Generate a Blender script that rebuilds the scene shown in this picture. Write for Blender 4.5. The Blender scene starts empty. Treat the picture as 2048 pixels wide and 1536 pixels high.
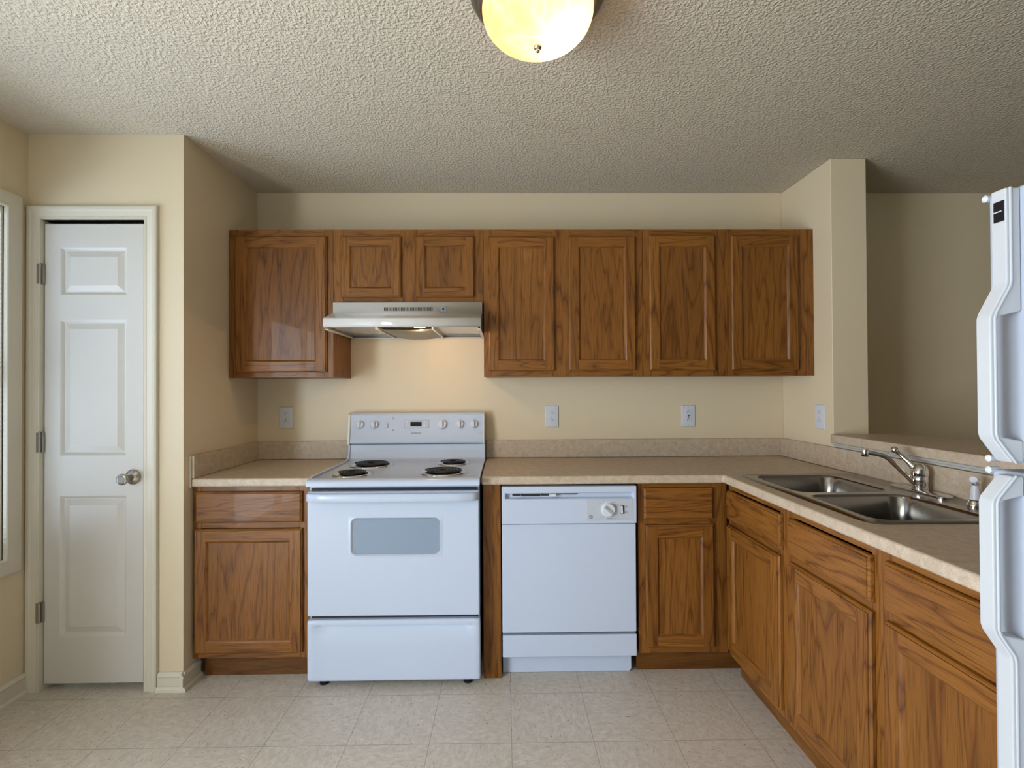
import bpy, bmesh, math
from mathutils import Vector, Matrix
sc = bpy.context.scene
COL = sc.collection

# ------------------------------------------------------------------ camera
CAM = Vector((1.4143, -2.9441, 1.3104)); FPX = 1021.7
yw, pt, rl = 0.0142, 0.0088, 0.0052
fw = Vector((math.sin(yw)*math.cos(pt), math.cos(yw)*math.cos(pt), math.sin(pt)))
rt = Vector((math.cos(yw), -math.sin(yw), 0)); up = rt.cross(fw)
Xc = rt*math.cos(rl) - up*math.sin(rl); Yc = rt*math.sin(rl) + up*math.cos(rl); Zc = -fw
cd = bpy.data.cameras.new('camera'); cam = bpy.data.objects.new('camera', cd); COL.objects.link(cam)
cam.matrix_world = Matrix(((Xc.x, Yc.x, Zc.x, CAM.x), (Xc.y, Yc.y, Zc.y, CAM.y), (Xc.z, Yc.z, Zc.z, CAM.z), (0, 0, 0, 1)))
cd.sensor_width = 36; cd.lens = FPX/2048*36; cd.clip_start = 0.02
sc.camera = cam
# ------------------------------------------------------------------ world, daylight, exposure
w = bpy.data.worlds.new('sky'); sc.world = w; w.use_nodes = True
w.node_tree.nodes['Background'].inputs[0].default_value = (0.70, 0.92, 0.85, 1)
w.node_tree.nodes['Background'].inputs[1].default_value = 1.6
vs = sc.view_settings
vs.view_transform = 'Standard'; vs.look = 'None'; vs.exposure = -0.07; vs.gamma = 1; vs.use_curve_mapping = False


def area(name, loc, target, sx, sy, power, color):
    d = bpy.data.lights.new(name, 'AREA'); d.shape = 'RECTANGLE'; d.size = sx; d.size_y = sy
    d.energy = power; d.color = color
    o = bpy.data.objects.new(name, d); COL.objects.link(o); o.location = loc
    o.rotation_euler = (Vector(target)-Vector(loc)).to_track_quat('-Z', 'Y').to_euler()
    return o


# daylight coming in through the real openings (each lies just outside its glass)
area('daylight_side_window', (-0.95, -1.27, 1.35), (0, -1.27, 1.35), 0.95, 1.5, 39, (0.64, 0.71, 1.0))
area('daylight_patio_door', (-0.95, -3.2, 1.1), (0, -3.2, 1.1), 1.75, 2.0, 245, (0.84, 0.84, 1.0))
area('daylight_rear_window', (.75, -7.42, 1.4), (.75, 0, 1.4), 2.0, 1.5, 18, (0.55, 0.75, 1.0))


# ------------------------------------------------------------------ materials
def mat(name, color, rough=0.5, metal=0.0, spec=0.5, emit=None, estr=0, coat=0.0):
    m = bpy.data.materials.new(name); m.use_nodes = True
    b = m.node_tree.nodes['Principled BSDF']
    b.inputs['Base Color'].default_value = (*color, 1)
    b.inputs['Roughness'].default_value = rough
    b.inputs['Metallic'].default_value = metal
    b.inputs['Specular IOR Level'].default_value = spec
    b.inputs['Coat Weight'].default_value = coat
    if emit:
        b.inputs['Emission Color'].default_value = (*emit, 1); b.inputs['Emission Strength'].default_value = estr
    return m


def nt(m):
    t = m.node_tree
    return t, t.nodes, t.links, t.nodes['Principled BSDF']


def node(t, typ, **kw):
    n = t.nodes.new(typ)
    for k, v in kw.items():
        if k.startswith('i_'):
            key = k[2:]
            key = int(key) if key.isdigit() else key
            n.inputs[key].default_value = v
        else:
            setattr(n, k, v)
    return n


def ramp(t, stops):
    r = t.nodes.new('ShaderNodeValToRGB'); e = r.color_ramp.elements
    while len(e) < len(stops): e.new(0.5)
    for el, (p, c) in zip(e, stops):
        el.position = p; el.color = (*c, 1) if len(c) == 3 else c
    return r


def math_(t, op, a, b=None, c=None):
    n = t.nodes.new('ShaderNodeMath'); n.operation = op
    for i, v in enumerate((a, b, c)):
        if v is None: continue
        if isinstance(v, (int, float)): n.inputs[i].default_value = v
        else: t.links.new(v, n.inputs[i])
    return n.outputs[0]


def mixc(t, fac, a, b, typ='MIX'):
    n = t.nodes.new('ShaderNodeMix'); n.data_type = 'RGBA'; n.blend_type = typ
    for i, v in ((0, fac), (6, a), (7, b)):
        if isinstance(v, (int, float)): n.inputs[i].default_value = v
        elif isinstance(v, tuple): n.inputs[i].default_value = (*v, 1)
        else: t.links.new(v, n.inputs[i])
    return n.outputs[2]


def oak(name, axis, tone=1.0, rings=13, contrast=1.0):
    m = mat(name, (.4, .2, .06), 0.38, spec=0.3, coat=0.06)
    t, N, L, b = nt(m)
    tc = node(t, 'ShaderNodeTexCoord'); oi = node(t, 'ShaderNodeObjectInfo')
    off = node(t, 'ShaderNodeCombineXYZ')
    r = oi.outputs['Random']
    L.new(math_(t, 'MULTIPLY', r, 37.0), off.inputs[0]); L.new(math_(t, 'MULTIPLY', r, 91.0), off.inputs[1]); L.new(math_(t, 'MULTIPLY', r, 53.0), off.inputs[2])
    add = node(t, 'ShaderNodeVectorMath', operation='ADD'); L.new(tc.outputs['Object'], add.inputs[0]); L.new(off.outputs[0], add.inputs[1])

    def mp(k):
        s = [1, 1, 1]; s['xyz'.index(axis)] = k
        q = node(t, 'ShaderNodeVectorMath', operation='MULTIPLY'); L.new(add.outputs[0], q.inputs[0]); q.inputs[1].default_value = s
        return q.outputs[0]
    n1 = node(t, 'ShaderNodeTexNoise', i_Scale=6.0, i_Detail=3.5, i_Roughness=0.5, i_Distortion=0.5); L.new(mp(.11), n1.inputs['Vector'])
    fr = math_(t, 'FRACT', math_(t, 'MULTIPLY', n1.outputs['Fac'], float(rings)))
    c0 = tuple(x*tone for x in (.245, .096, .0165)); c1 = tuple(x*tone for x in (.205, .075, .012)); c2 = tuple(x*tone for x in (.105, .034, .005))
    c2 = tuple(a*contrast+b*(1-contrast) for a, b in zip(c2, c1))
    rp = ramp(t, [(0, c2), (.10, c1), (.30, c0), (.80, c0), (1, tuple((a+b)/2 for a, b in zip(c1, c2)))]); L.new(fr, rp.inputs[0])
    n2 = node(t, 'ShaderNodeTexNoise', i_Scale=260.0, i_Detail=3.0, i_Roughness=0.6); L.new(mp(.035), n2.inputs['Vector'])
    rp2 = ramp(t, [(.30, (.48, .42, .36)), (.46, (.93, .92, .90)), (.7, (1.1, 1.1, 1.1))]); L.new(n2.outputs['Fac'], rp2.inputs[0])
    n3 = node(t, 'ShaderNodeTexNoise', i_Scale=3.0, i_Detail=1.0); L.new(mp(.3), n3.inputs['Vector'])
    rp3 = ramp(t, [(.3, (.82, .80, .78)), (.7, (1.08, 1.08, 1.08))]); L.new(n3.outputs['Fac'], rp3.inputs[0])
    c = mixc(t, 1.0, rp.outputs[0], rp2.outputs[0], 'MULTIPLY'); c = mixc(t, 1.0, c, rp3.outputs[0], 'MULTIPLY')
    L.new(c, b.inputs['Base Color'])
    bp = node(t, 'ShaderNodeBump', i_Strength=0.18, i_Distance=0.0006); L.new(n2.outputs['Fac'], bp.inputs['Height']); L.new(bp.outputs[0], b.inputs['Normal'])
    return m


def bumped(m, scale, strength, dist, detail=3.0, thr=None):
    t, N, L, b = nt(m)
    tc = node(t, 'ShaderNodeTexCoord')
    n = node(t, 'ShaderNodeTexNoise', i_Scale=scale, i_Detail=detail, i_Roughness=0.55); L.new(tc.outputs['Object'], n.inputs['Vector'])
    h = n.outputs['Fac']
    if thr:
        r = ramp(t, [(thr[0], (0, 0, 0)), (thr[1], (1, 1, 1))]); L.new(h, r.inputs[0]); h = r.outputs[0]
    bp = node(t, 'ShaderNodeBump', i_Strength=strength, i_Distance=dist); L.new(h, bp.inputs['Height']); L.new(bp.outputs[0], b.inputs['Normal'])
    return m


OV = oak('oak_vertical_grain', 'z'); OH = oak('oak_horizontal_grain', 'x')
OP = oak('oak_veneer_panel', 'z', 0.92, 11, 0.75)
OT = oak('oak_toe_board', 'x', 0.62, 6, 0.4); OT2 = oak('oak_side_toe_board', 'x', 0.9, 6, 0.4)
WALL = bumped(mat('cream_wall_paint', (.70, .585, .40), 0.42, spec=.5), 240, .10, .0008)
CEIL = bumped(mat('popcorn_ceiling_paint', (.62, .55, .43), 0.9, spec=.1), 95, .65, .006, 2.0, (.40, .72))
TRIM = mat('cream_white_trim_paint', (.66, .605, .49), 0.38)
DOORM = mat('white_door_paint', (.62, .585, .53), 0.34)
WHITE = mat('white_enamel', (.53, .595, .715), 0.22)
WHITE2 = mat('white_plastic', (.63, .65, .69), 0.36)
FRIDGEM = bumped(mat('white_textured_steel', (.42, .465, .55), 0.34), 420, .10, .0006)
HOODW = mat('white_hood_enamel', (.68, .65, .60), 0.10)
FRH = mat('white_handle_plastic', (.50, .515, .53), 0.35)
TAN = mat('warm_white_hood_enamel', (.72, .68, .60), 0.3)
GREYP = mat('grey_control_panel', (.50, .53, .58), 0.4)
GREYM = mat('grey_marking', (.28, .29, .31), 0.6)
DARK = mat('dark_gap', (.015, .015, .018), 0.6)
BLACK = mat('black_gloss', (.01, .01, .012), 0.15)
COIL = mat('black_heating_coil', (.008, .008, .008), 0.42, spec=.3)
CHROME = mat('chrome', (.72, .70, .68), 0.10, 1.0)
STEEL = mat('brushed_sink_steel', (.30, .285, .265), 0.20, 1.0)
NICKEL = mat('satin_nickel', (.46, .42, .36), 0.26, 1.0)
BRONZE = mat('brushed_bronze_grey', (.22, .18, .14), 0.42, 0.9)
HINGE = mat('dull_nickel_hinge', (.36, .33, .28), 0.4, 0.9)
OVENGL = mat('oven_window_glass', (.24, .31, .40), 0.2)
SLOT = mat('slot_dark', (.05, .045, .04), 0.7)
VOID = mat('dark_closet', (.03, .028, .025), 0.9)
ALU = mat('light_grey_strip', (.46, .45, .41), 0.5)


def laminate():
    m = mat('beige_speckled_laminate', (.5, .42, .32), 0.40, spec=.4)
    t, N, L, b = nt(m); tc = node(t, 'ShaderNodeTexCoord')
    n = node(t, 'ShaderNodeTexNoise', i_Scale=38.0, i_Detail=6.0, i_Roughness=0.65, i_Distortion=.6); L.new(tc.outputs['Object'], n.inputs['Vector'])
    r = ramp(t, [(.30, (.45, .350, .245)), (.48, (.53, .425, .310)), (.66, (.60, .50, .385))]); L.new(n.outputs['Fac'], r.inputs[0])
    n2 = node(t, 'ShaderNodeTexNoise', i_Scale=300.0, i_Detail=2.0); L.new(tc.outputs['Object'], n2.inputs['Vector'])
    r2 = ramp(t, [(.35, (.86, .84, .82)), (.6, (1.04, 1.04, 1.04))]); L.new(n2.outputs['Fac'], r2.inputs[0])
    L.new(mixc(t, 1.0, r.outputs[0], r2.outputs[0], 'MULTIPLY'), b.inputs['Base Color'])
    return m


LAM = laminate()
TX, TY, TS = 1.4334, -0.7391, 0.3048


def floor_mat():
    m = mat('vinyl_composition_tile', (.4, .36, .31), 0.42, spec=.35)
    t, N, L, b = nt(m); tc = node(t, 'ShaderNodeTexCoord')
    sp = node(t, 'ShaderNodeSeparateXYZ'); L.new(tc.outputs['Object'], sp.inputs[0])
    u = math_(t, 'DIVIDE', math_(t, 'SUBTRACT', sp.outputs[0], TX), TS); v = math_(t, 'DIVIDE', math_(t, 'SUBTRACT', sp.outputs[1], TY), TS)
    fu = math_(t, 'FLOOR', u); fv = math_(t, 'FLOOR', v)
    par = math_(t, 'FLOORED_MODULO', math_(t, 'ADD', fu, fv), 2.0)
    tid = math_(t, 'ADD', math_(t, 'MULTIPLY', fu, 7.31), math_(t, 'MULTIPLY', fv, 13.7))

    def comb(a, bb, c):
        n = node(t, 'ShaderNodeCombineXYZ')
        for i, q in enumerate((a, bb, c)): L.new(q, n.inputs[i])
        return n.outputs[0]
    va = comb(u, v, tid); vb = comb(v, u, tid)
    mx = node(t, 'ShaderNodeMix'); mx.data_type = 'VECTOR'; L.new(par, mx.inputs[0]); L.new(va, mx.inputs[4]); L.new(vb, mx.inputs[5])
    vec = mx.outputs[1]

    def noise(sx, sy, scale, det):
        q = node(t, 'ShaderNodeVectorMath', operation='MULTIPLY'); L.new(vec, q.inputs[0]); q.inputs[1].default_value = (sx, sy, 1)
        n = node(t, 'ShaderNodeTexNoise', i_Scale=scale, i_Detail=det, i_Roughness=.6, i_Distortion=.5); L.new(q.outputs[0], n.inputs['Vector']); return n.outputs['Fac']
    base = ramp(t, [(.3, (.52, .455, .375)), (.5, (.60, .535, .455)), (.7, (.67, .61, .53))]); L.new(noise(1, 1.7, 11.0, 5), base.inputs[0])
    dk = ramp(t, [(.24, (.36, .31, .27)), (.33, (1, 1, 1))]); L.new(noise(1, 2.6, 24.0, 1.2), dk.inputs[0])
    wh = ramp(t, [(.64, (0, 0, 0)), (.74, (.10, .10, .10))]); L.new(noise(1.2, 3, 20.0, 1.5), wh.inputs[0])
    c = mixc(t, 1.0, base.outputs[0], dk.outputs[0], 'MULTIPLY'); c = mixc(t, 1.0, c, wh.outputs[0], 'ADD')
    e = .0024/TS
    lu = math_(t, 'LESS_THAN', math_(t, 'PINGPONG', u, .5), e/2*1.2); lv = math_(t, 'LESS_THAN', math_(t, 'PINGPONG', v, .5), e/2*1.2)
    ln = math_(t, 'MULTIPLY', math_(t, 'MAXIMUM', lu, lv), .45)
    c = mixc(t, ln, c, (.10, .085, .07)); L.new(c, b.inputs['Base Color'])
    return m


FLOOR = floor_mat()


def glass_mat():
    m = bpy.data.materials.new('window_glass'); m.use_nodes = True; t = m.node_tree; t.nodes.clear()
    o = t.nodes.new('ShaderNodeOutputMaterial'); a = t.nodes.new('ShaderNodeBsdfTransparent'); g = t.nodes.new('ShaderNodeBsdfGlossy'); g.inputs['Roughness'].default_value = .02
    a.inputs[0].default_value = (.93, .97, .95, 1)
    mx = t.nodes.new('ShaderNodeMixShader'); mx.inputs[0].default_value = .05
    t.links.new(a.outputs[0], mx.inputs[1]); t.links.new(g.outputs[0], mx.inputs[2]); t.links.new(mx.outputs[0], o.inputs[0])
    return m


GLASS = glass_mat()


def alabaster():
    m = bpy.data.materials.new('lit_alabaster_glass'); m.use_nodes = True; t = m.node_tree; t.nodes.clear(); L = t.links
    o = t.nodes.new('ShaderNodeOutputMaterial'); tc = node(t, 'ShaderNodeTexCoord')
    n = node(t, 'ShaderNodeTexNoise', i_Scale=6.0, i_Detail=2.0, i_Roughness=.5, i_Distortion=.8); L.new(tc.outputs['Object'], n.inputs['Vector'])
    v = math_(t, 'ABSOLUTE', math_(t, 'SUBTRACT', n.outputs['Fac'], .5))
    r = ramp(t, [(0, (1.0, .78, .46)), (.03, (.86, .62, .34)), (.12, (.78, .54, .28))]); L.new(v, r.inputs[0])
    tr = t.nodes.new('ShaderNodeBsdfTranslucent'); L.new(mixc(t, 1.0, r.outputs[0], (.16, .15, .14), 'MULTIPLY'), tr.inputs[0])
    gl = t.nodes.new('ShaderNodeBsdfGlossy'); gl.inputs['Roughness'].default_value = .15
    em = t.nodes.new('ShaderNodeEmission'); L.new(r.outputs[0], em.inputs[0]); em.inputs[1].default_value = 0.75
    mx = t.nodes.new('ShaderNodeMixShader'); mx.inputs[0].default_value = .04; L.new(tr.outputs[0], mx.inputs[1]); L.new(gl.outputs[0], mx.inputs[2])
    ad = t.nodes.new('ShaderNodeAddShader'); L.new(mx.outputs[0], ad.inputs[0]); L.new(em.outputs[0], ad.inputs[1]); L.new(ad.outputs[0], o.inputs[0])
    return m


ALAB = alabaster()


def lens_mat():
    m = mat('pebbled_grey_lens', (.2, .18, .15), 0.25, spec=.6); t, N, L, b = nt(m); tc = node(t, 'ShaderNodeTexCoord')
    n = node(t, 'ShaderNodeTexVoronoi', i_Scale=230.0); L.new(tc.outputs['Object'], n.inputs['Vector'])
    r = ramp(t, [(.10, (.26, .24, .20)), (.55, (.07, .062, .05))]); L.new(n.outputs['Distance'], r.inputs[0]); L.new(r.outputs[0], b.inputs['Base Color'])
    bp = node(t, 'ShaderNodeBump', i_Strength=.8, i_Distance=.002, invert=True); L.new(n.outputs['Distance'], bp.inputs['Height']); L.new(bp.outputs[0], b.inputs['Normal'])
    return m


LENS = lens_mat()
BULB = mat('lit_bulb', (1, .9, .7), .4, emit=(1.0, .72, .36), estr=14)


# ------------------------------------------------------------------ mesh helpers
def box(bm, x0, x1, y0, y1, z0, z1, mi=0):
    v = [bm.verts.new((x, y, z)) for x in (x0, x1) for y in (y0, y1) for z in (z0, z1)]
    for q in ((0, 1, 3, 2), (4, 6, 7, 5), (0, 4, 5, 1), (2, 3, 7, 6), (0, 2, 6, 4), (1, 5, 7, 3)):
        f = bm.faces.new([v[i] for i in q]); f.material_index = mi
    return bm


def prism(bm, pts, a, b, M, mi=0):
    """pts: 2D polygon; M(u,v,w) -> xyz; extruded w from a to b"""
    lo = [bm.verts.new(M(u, v, a)) for u, v in pts]; hi = [bm.verts.new(M(u, v, b)) for u, v in pts]
    n = len(pts)
    bm.faces.new(lo).material_index = mi; bm.faces.new(hi[::-1]).material_index = mi
    for i in range(n):
        bm.faces.new((lo[i], hi[i], hi[(i+1) % n], lo[(i+1) % n])).material_index = mi


def tube(bm, path, r, seg=12, mi=0, caps=True, squash=1.0):
    path = [Vector(p) for p in path]; rs = r if isinstance(r, (list, tuple)) else [r]*len(path)
    rings = []; prev = None
    for i, p in enumerate(path):
        d = (path[min(i+1, len(path)-1)]-path[max(i-1, 0)]).normalized()
        if prev is None:
            a = Vector((0, 0, 1)) if abs(d.z) < .9 else Vector((1, 0, 0)); n = d.cross(a).normalized()
        else:
            n = (prev-d*prev.dot(d)).normalized()
        prev = n; bi = d.cross(n)
        rings.append([bm.verts.new(p+(n*math.cos(2*math.pi*k/seg)+bi*math.sin(2*math.pi*k/seg)*squash)*rs[i]) for k in range(seg)])
    for a, b in zip(rings, rings[1:]):
        for k in range(seg):
            bm.faces.new((a[k], a[(k+1) % seg], b[(k+1) % seg], b[k])).material_index = mi
    if caps:
        bm.faces.new(rings[0][::-1]).material_index = mi; bm.faces.new(rings[-1]).material_index = mi


def lathe(bm, prof, c, axis=(0, 0, 1), seg=32, mi=0, cap0=True, cap1=True, sx=1.0, sy=1.0):
    """prof: list of (r, h) along axis from point c"""
    ax = Vector(axis).normalized(); a = Vector((0, 0, 1)) if abs(ax.z) < .9 else Vector((1, 0, 0))
    n = ax.cross(a).normalized(); b = ax.cross(n); c = Vector(c)
    rings = [[bm.verts.new(c+ax*h+(n*math.cos(2*math.pi*k/seg)*sx+b*math.sin(2*math.pi*k/seg)*sy)*max(r, 1e-5)) for k in range(seg)] for r, h in prof]
    for p, q in zip(rings, rings[1:]):
        for k in range(seg):
            bm.faces.new((p[k], p[(k+1) % seg], q[(k+1) % seg], q[k])).material_index = mi
    if cap0: bm.faces.new(rings[0][::-1]).material_index = mi
    if cap1: bm.faces.new(rings[-1]).material_index = mi


def gridslab(bm, us, vs_, keep, w0, w1, M, mi=0):
    vt = {}

    def V(i, j, k):
        if (i, j, k) not in vt: vt[(i, j, k)] = bm.verts.new(M(us[i], vs_[j], (w0, w1)[k]))
        return vt[(i, j, k)]
    cells = {(i, j) for i in range(len(us)-1) for j in range(len(vs_)-1) if keep((us[i]+us[i+1])/2, (vs_[j]+vs_[j+1])/2)}
    for i, j in cells:
        for k in (0, 1):
            q = [V(i, j, k), V(i+1, j, k), V(i+1, j+1, k), V(i, j+1, k)]
            bm.faces.new(q if k else q[::-1]).material_index = mi
        for (di, dj), (a, b) in {(-1, 0): ((0, 0), (0, 1)), (1, 0): ((1, 0), (1, 1)), (0, -1): ((0, 0), (1, 0)), (0, 1): ((0, 1), (1, 1))}.items():
            if (i+di, j+dj) not in cells:
                bm.faces.new((V(i+a[0], j+a[1], 0), V(i+b[0], j+b[1], 0), V(i+b[0], j+b[1], 1), V(i+a[0], j+a[1], 1))).material_index = mi


def rings(bm, rect, prof, M, fill=True, mis=(0, 0), openb=False, fillmi=None):
    """concentric rectangular rings: rect (u0,u1,v0,v1), prof [(inset, depth)]; mis = (stile material, rail material)"""
    u0, u1, v0, v1 = rect; R = []
    for ins, d in prof:
        vb = v0 if openb else v0+ins
        R.append([bm.verts.new(M(a, b, d)) for a, b in ((u0+ins, vb), (u1-ins, vb), (u1-ins, v1-ins), (u0+ins, v1-ins))])
    for a, b in zip(R, R[1:]):
        for k in range(4):
            if openb and k == 0: continue
            f = bm.faces.new((a[k], a[(k+1) % 4], b[(k+1) % 4], b[k])); f.material_index = mis[1] if k in (0, 2) else mis[0]
    if fill: bm.faces.new(R[-1]).material_index = mis[0] if fillmi is None else fillmi


def rrect(x0, x1, y0, y1, r, n=6):
    out = []
    for cx, cy, a0 in ((x1-r, y1-r, 0), (x0+r, y1-r, 90), (x0+r, y0+r, 180), (x1-r, y0+r, 270)):
        for k in range(n+1):
            a = math.radians(a0+90*k/n); out.append((cx+r*math.cos(a), cy+r*math.sin(a)))
    return out


def loft(bm, loops, M, mi=0, cap0=False, cap1=True):
    R = [[bm.verts.new(M(u, v, w_)) for u, v in lp] for lp, w_ in loops]; n = len(R[0])
    for a, b in zip(R, R[1:]):
        for k in range(n): bm.faces.new((a[k], a[(k+1) % n], b[(k+1) % n], b[k])).material_index = mi
    if cap0: bm.faces.new(R[0][::-1]).material_index = mi
    if cap1: bm.faces.new(R[-1]).material_index = mi
    return R


def obj(name, bm, mats, parent=None, bevel=0.0, seg=2, smooth=True, ang=40, at=None, recalc=True):
    if recalc: bmesh.ops.recalc_face_normals(bm, faces=bm.faces[:])
    me = bpy.data.meshes.new(name)
    if at is not None: bmesh.ops.translate(bm, verts=bm.verts[:], vec=-Vector(at))
    for f in bm.faces: f.smooth = smooth
    if smooth:
        for e in bm.edges:
            if len(e.link_faces) == 2 and e.calc_face_angle(0) > math.radians(ang): e.smooth = False
    bm.to_mesh(me); bm.free()
    for m in (mats if isinstance(mats, (list, tuple)) else [mats]): me.materials.append(m)
    o = bpy.data.objects.new(name, me); COL.objects.link(o)
    if at is not None: o.location = at
    if parent is not None: o.parent = parent
    if bevel:
        b = o.modifiers.new('bevel', 'BEVEL'); b.width = bevel; b.segments = seg; b.limit_method = 'ANGLE'; b.angle_limit = math.radians(35); b.harden_normals = True
    return o


def thing(name, label, cat, loc, rz=0.0, group=None):
    o = bpy.data.objects.new(name, None); COL.objects.link(o); o.location = loc; o.rotation_euler = (0, 0, rz); o.empty_display_size = .05
    o['label'] = label; o['category'] = cat
    if group: o['group'] = group
    return o


def struct(name, bm, mats, parent=None, **k):
    o = obj(name, bm, mats, parent, **k)
    if parent is None: o['kind'] = 'structure'
    return o


def sempty(name, loc):
    o = bpy.data.objects.new(name, None); COL.objects.link(o); o.location = loc; o['kind'] = 'structure'; o.empty_display_size = .05
    return o


def B(): return bmesh.new()


def XY(u, v, w_): return (u, v, w_)
def XZ(u, v, w_): return (u, w_, v)      # u=x, v=z, w=y
def YZ(u, v, w_): return (w_, u, v)      # u=y, v=z, w=x


# ------------------------------------------------------------------ the room
W = 3.0285; H = 2.44; XL = -0.677; YP = -0.675; YB = -7.2; XR = 7.5
b = B(); box(b, XL-.15, XR+.15, YB-.15, .15, -.12, 0); struct('floor', b, FLOOR, smooth=False)
b = B(); box(b, XL-.15, XR+.15, YB-.15, .15, H, H+.12); struct('ceiling', b, CEIL, smooth=False)
b = B(); box(b, .0, XR+.12, 0, .12, 0, H); struct('wall_back', b, WALL, smooth=False)
b = B(); box(b, XR, XR+.12, YB, 0, 0, H); struct('wall_right', b, WALL, smooth=False)
# left wall with the window and patio door openings
W1 = (-1.72, -.784, .608, 2.083); D2 = (-4.1, -2.3, 0, 2.05)
inn = lambda r, u, v: r[0] < u < r[1] and r[2] < v < r[3]
b = B(); gridslab(b, [YB, D2[0], D2[1], W1[0], W1[1], YP+.0], [0, W1[2], D2[3], W1[3], H], lambda u, v: not inn(W1, u, v) and not inn(D2, u, v), XL-.13, XL, YZ)
struct('wall_left', b, WALL, smooth=False)
W3 = (-.3, 1.8, .7, 2.1)
b = B(); gridslab(b, [XL-.13, W3[0], W3[1], XR+.12], [0, W3[2], W3[3], H], lambda u, v: not inn(W3, u, v), YB-.12, YB, XZ)
struct('wall_front', b, WALL, smooth=False)
# pantry closet: front wall with door opening, return wall beside the counter
DX0, DX1, DZ1 = -.612, -.173, 2.050
b = B(); gridslab(b, [XL-.13, DX0-.012, DX1+.012, 0], [0, DZ1+.012, H], lambda u, v: not (DX0-.02 < u < DX1+.02 and v < DZ1), YP, YP+.10, XZ)
box(b, -.10, 0, YP+.10, .12, 0, H)
struct('wall_pantry', b, WALL, smooth=False)
b = B(); box(b, XL-.1, -.101, YP+.28, YP+.3, 0, H); struct('wall_closet', b, VOID, smooth=False)
# pillar stub and half wall under the bar
b = B(); box(b, W, 3.205, -.453, -.0005, 0, H-.0005); struct('wall_pillar', b, WALL, smooth=False, bevel=.003)
b = B(); box(b, W, 3.17, -3.6, -.4535, 0, 1.036); struct('wall_half', b, WALL, smooth=False)


def baseboard(bm, p0, p1, n, h=.078, t=.012):
    """board + shoe moulding from p0 to p1 (xy), n = outward normal"""
    p0 = Vector(p0); p1 = Vector(p1); n = Vector(n)
    prof = [(0, 0), (.024, 0), (.023, .012), (.017, .020), (t, .021), (t, h-.022), (t+.003, h-.014), (t*.8, h-.006), (t*.35, h), (0, h)]

    def M(u, v, w_):
        q = p0.lerp(p1, w_)+n*u; return (q.x, q.y, v)
    prism(bm, prof, 0, 1, M)


b = B(); baseboard(b, (XL+.0005, YP-.001), (XL+.0005, D2[1]+.08), (1, 0), .09); struct('baseboard_left', b, TRIM, smooth=False)
b = B(); baseboard(b, (-.106, YP-.0005), (.012, YP-.0005), (0, -1)); baseboard(b, (.0005, YP-.024), (.0005, -.567), (1, 0)); struct('baseboard_pantry', b, TRIM, smooth=False)

# pantry door casing, jamb
b = B()
MF = lambda u, v, w_: (u, YP-w_, v)
rings(b, (-.672, -.108, 0, 2.12), [(0, .0005), (0, .016), (.006, .019), (.018, .019), (.022, .014), (.044, .010), (.049, .012), (.056, .012), (.058, .0), (.058, -.09), (.070, -.09)], MF, fill=False, openb=True)
struct('trim_1', b, TRIM, ang=25)

# pantry door
door = sempty('door_1', ((DX0+DX1)/2, YP, 0.0)); dl = door.location
DU = (DX0+.004, DX1-.005, .030, DZ1-.004)
panels = [(-.541, -.252, 1.733, 1.943), (-.541, -.252, 1.025, 1.623), (-.541, -.252, .234, .848)]
b = B()
us = [DU[0], -.541, -.252, DU[1]]; vz = [DU[2], .234, .848, 1.025, 1.623, 1.733, 1.943, DU[3]]
MD = lambda u, v, w_: (u, YP+.006+w_, v)
gridslab(b, us, vz, lambda u, v: not any(inn(p, u, v) for p in panels), 0, .034, MD)
for p in panels:
    rings(b, p, [(0, 0), (.004, .002), (.012, .010), (.016, .0105), (.040, .002), (.041, .0015)], MD)
    box(b, p[0], p[1], YP+.006+.020, YP+.006+.034, p[2], p[3])
obj('door_leaf', b, DOORM, door, ang=20, at=None).location = -dl
for zc in (1.822, 1.085, .343):
    b = B(); x = -.617
    for k in range(5):
        lathe(b, [(.0052, -.043+.0175*k), (.0052, -.043+.0175*k+.0165)], (x, YP-.008, zc), seg=14)
    box(b, x, x+.012, YP-.004, YP+.004, zc-.043, zc+.044); box(b, x-.012, x, YP-.0125, YP-.0095, zc-.043, zc+.044)
    lathe(b, [(.004, .0445), (.0055, .047), (.002, .050)], (x, YP-.008, zc), seg=12)
    obj('hinge', b, HINGE, door).location = -dl
kx, kz = -.222, .930
b = B(); lathe(b, [(.0335, 0), (.0335, .004), (.030, .009), (.018, .014), (.0135, .016), (.0125, .030), (.0145, .040), (.0195, .052), (.0235, .060), (.0245, .066), (.0225, .070), (.0165, .0715), (.0155, .0695), (.004, .0685)], (kx, YP+.0055, kz), (0, -1, 0), seg=40)
dk = obj('door_knob', b, NICKEL, door, ang=60); dk.location = -dl
b = B(); lathe(b, [(.0145, .0690), (.0140, .0700), (.003, .0700)], (kx, YP+.0055, kz), (0, -1, 0), seg=28); obj('knob_button', b, GREYM, dk)
b = B(); box(b, -.10, -.0, YP+.15, YP+.16, 0, .001); b.free()


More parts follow.
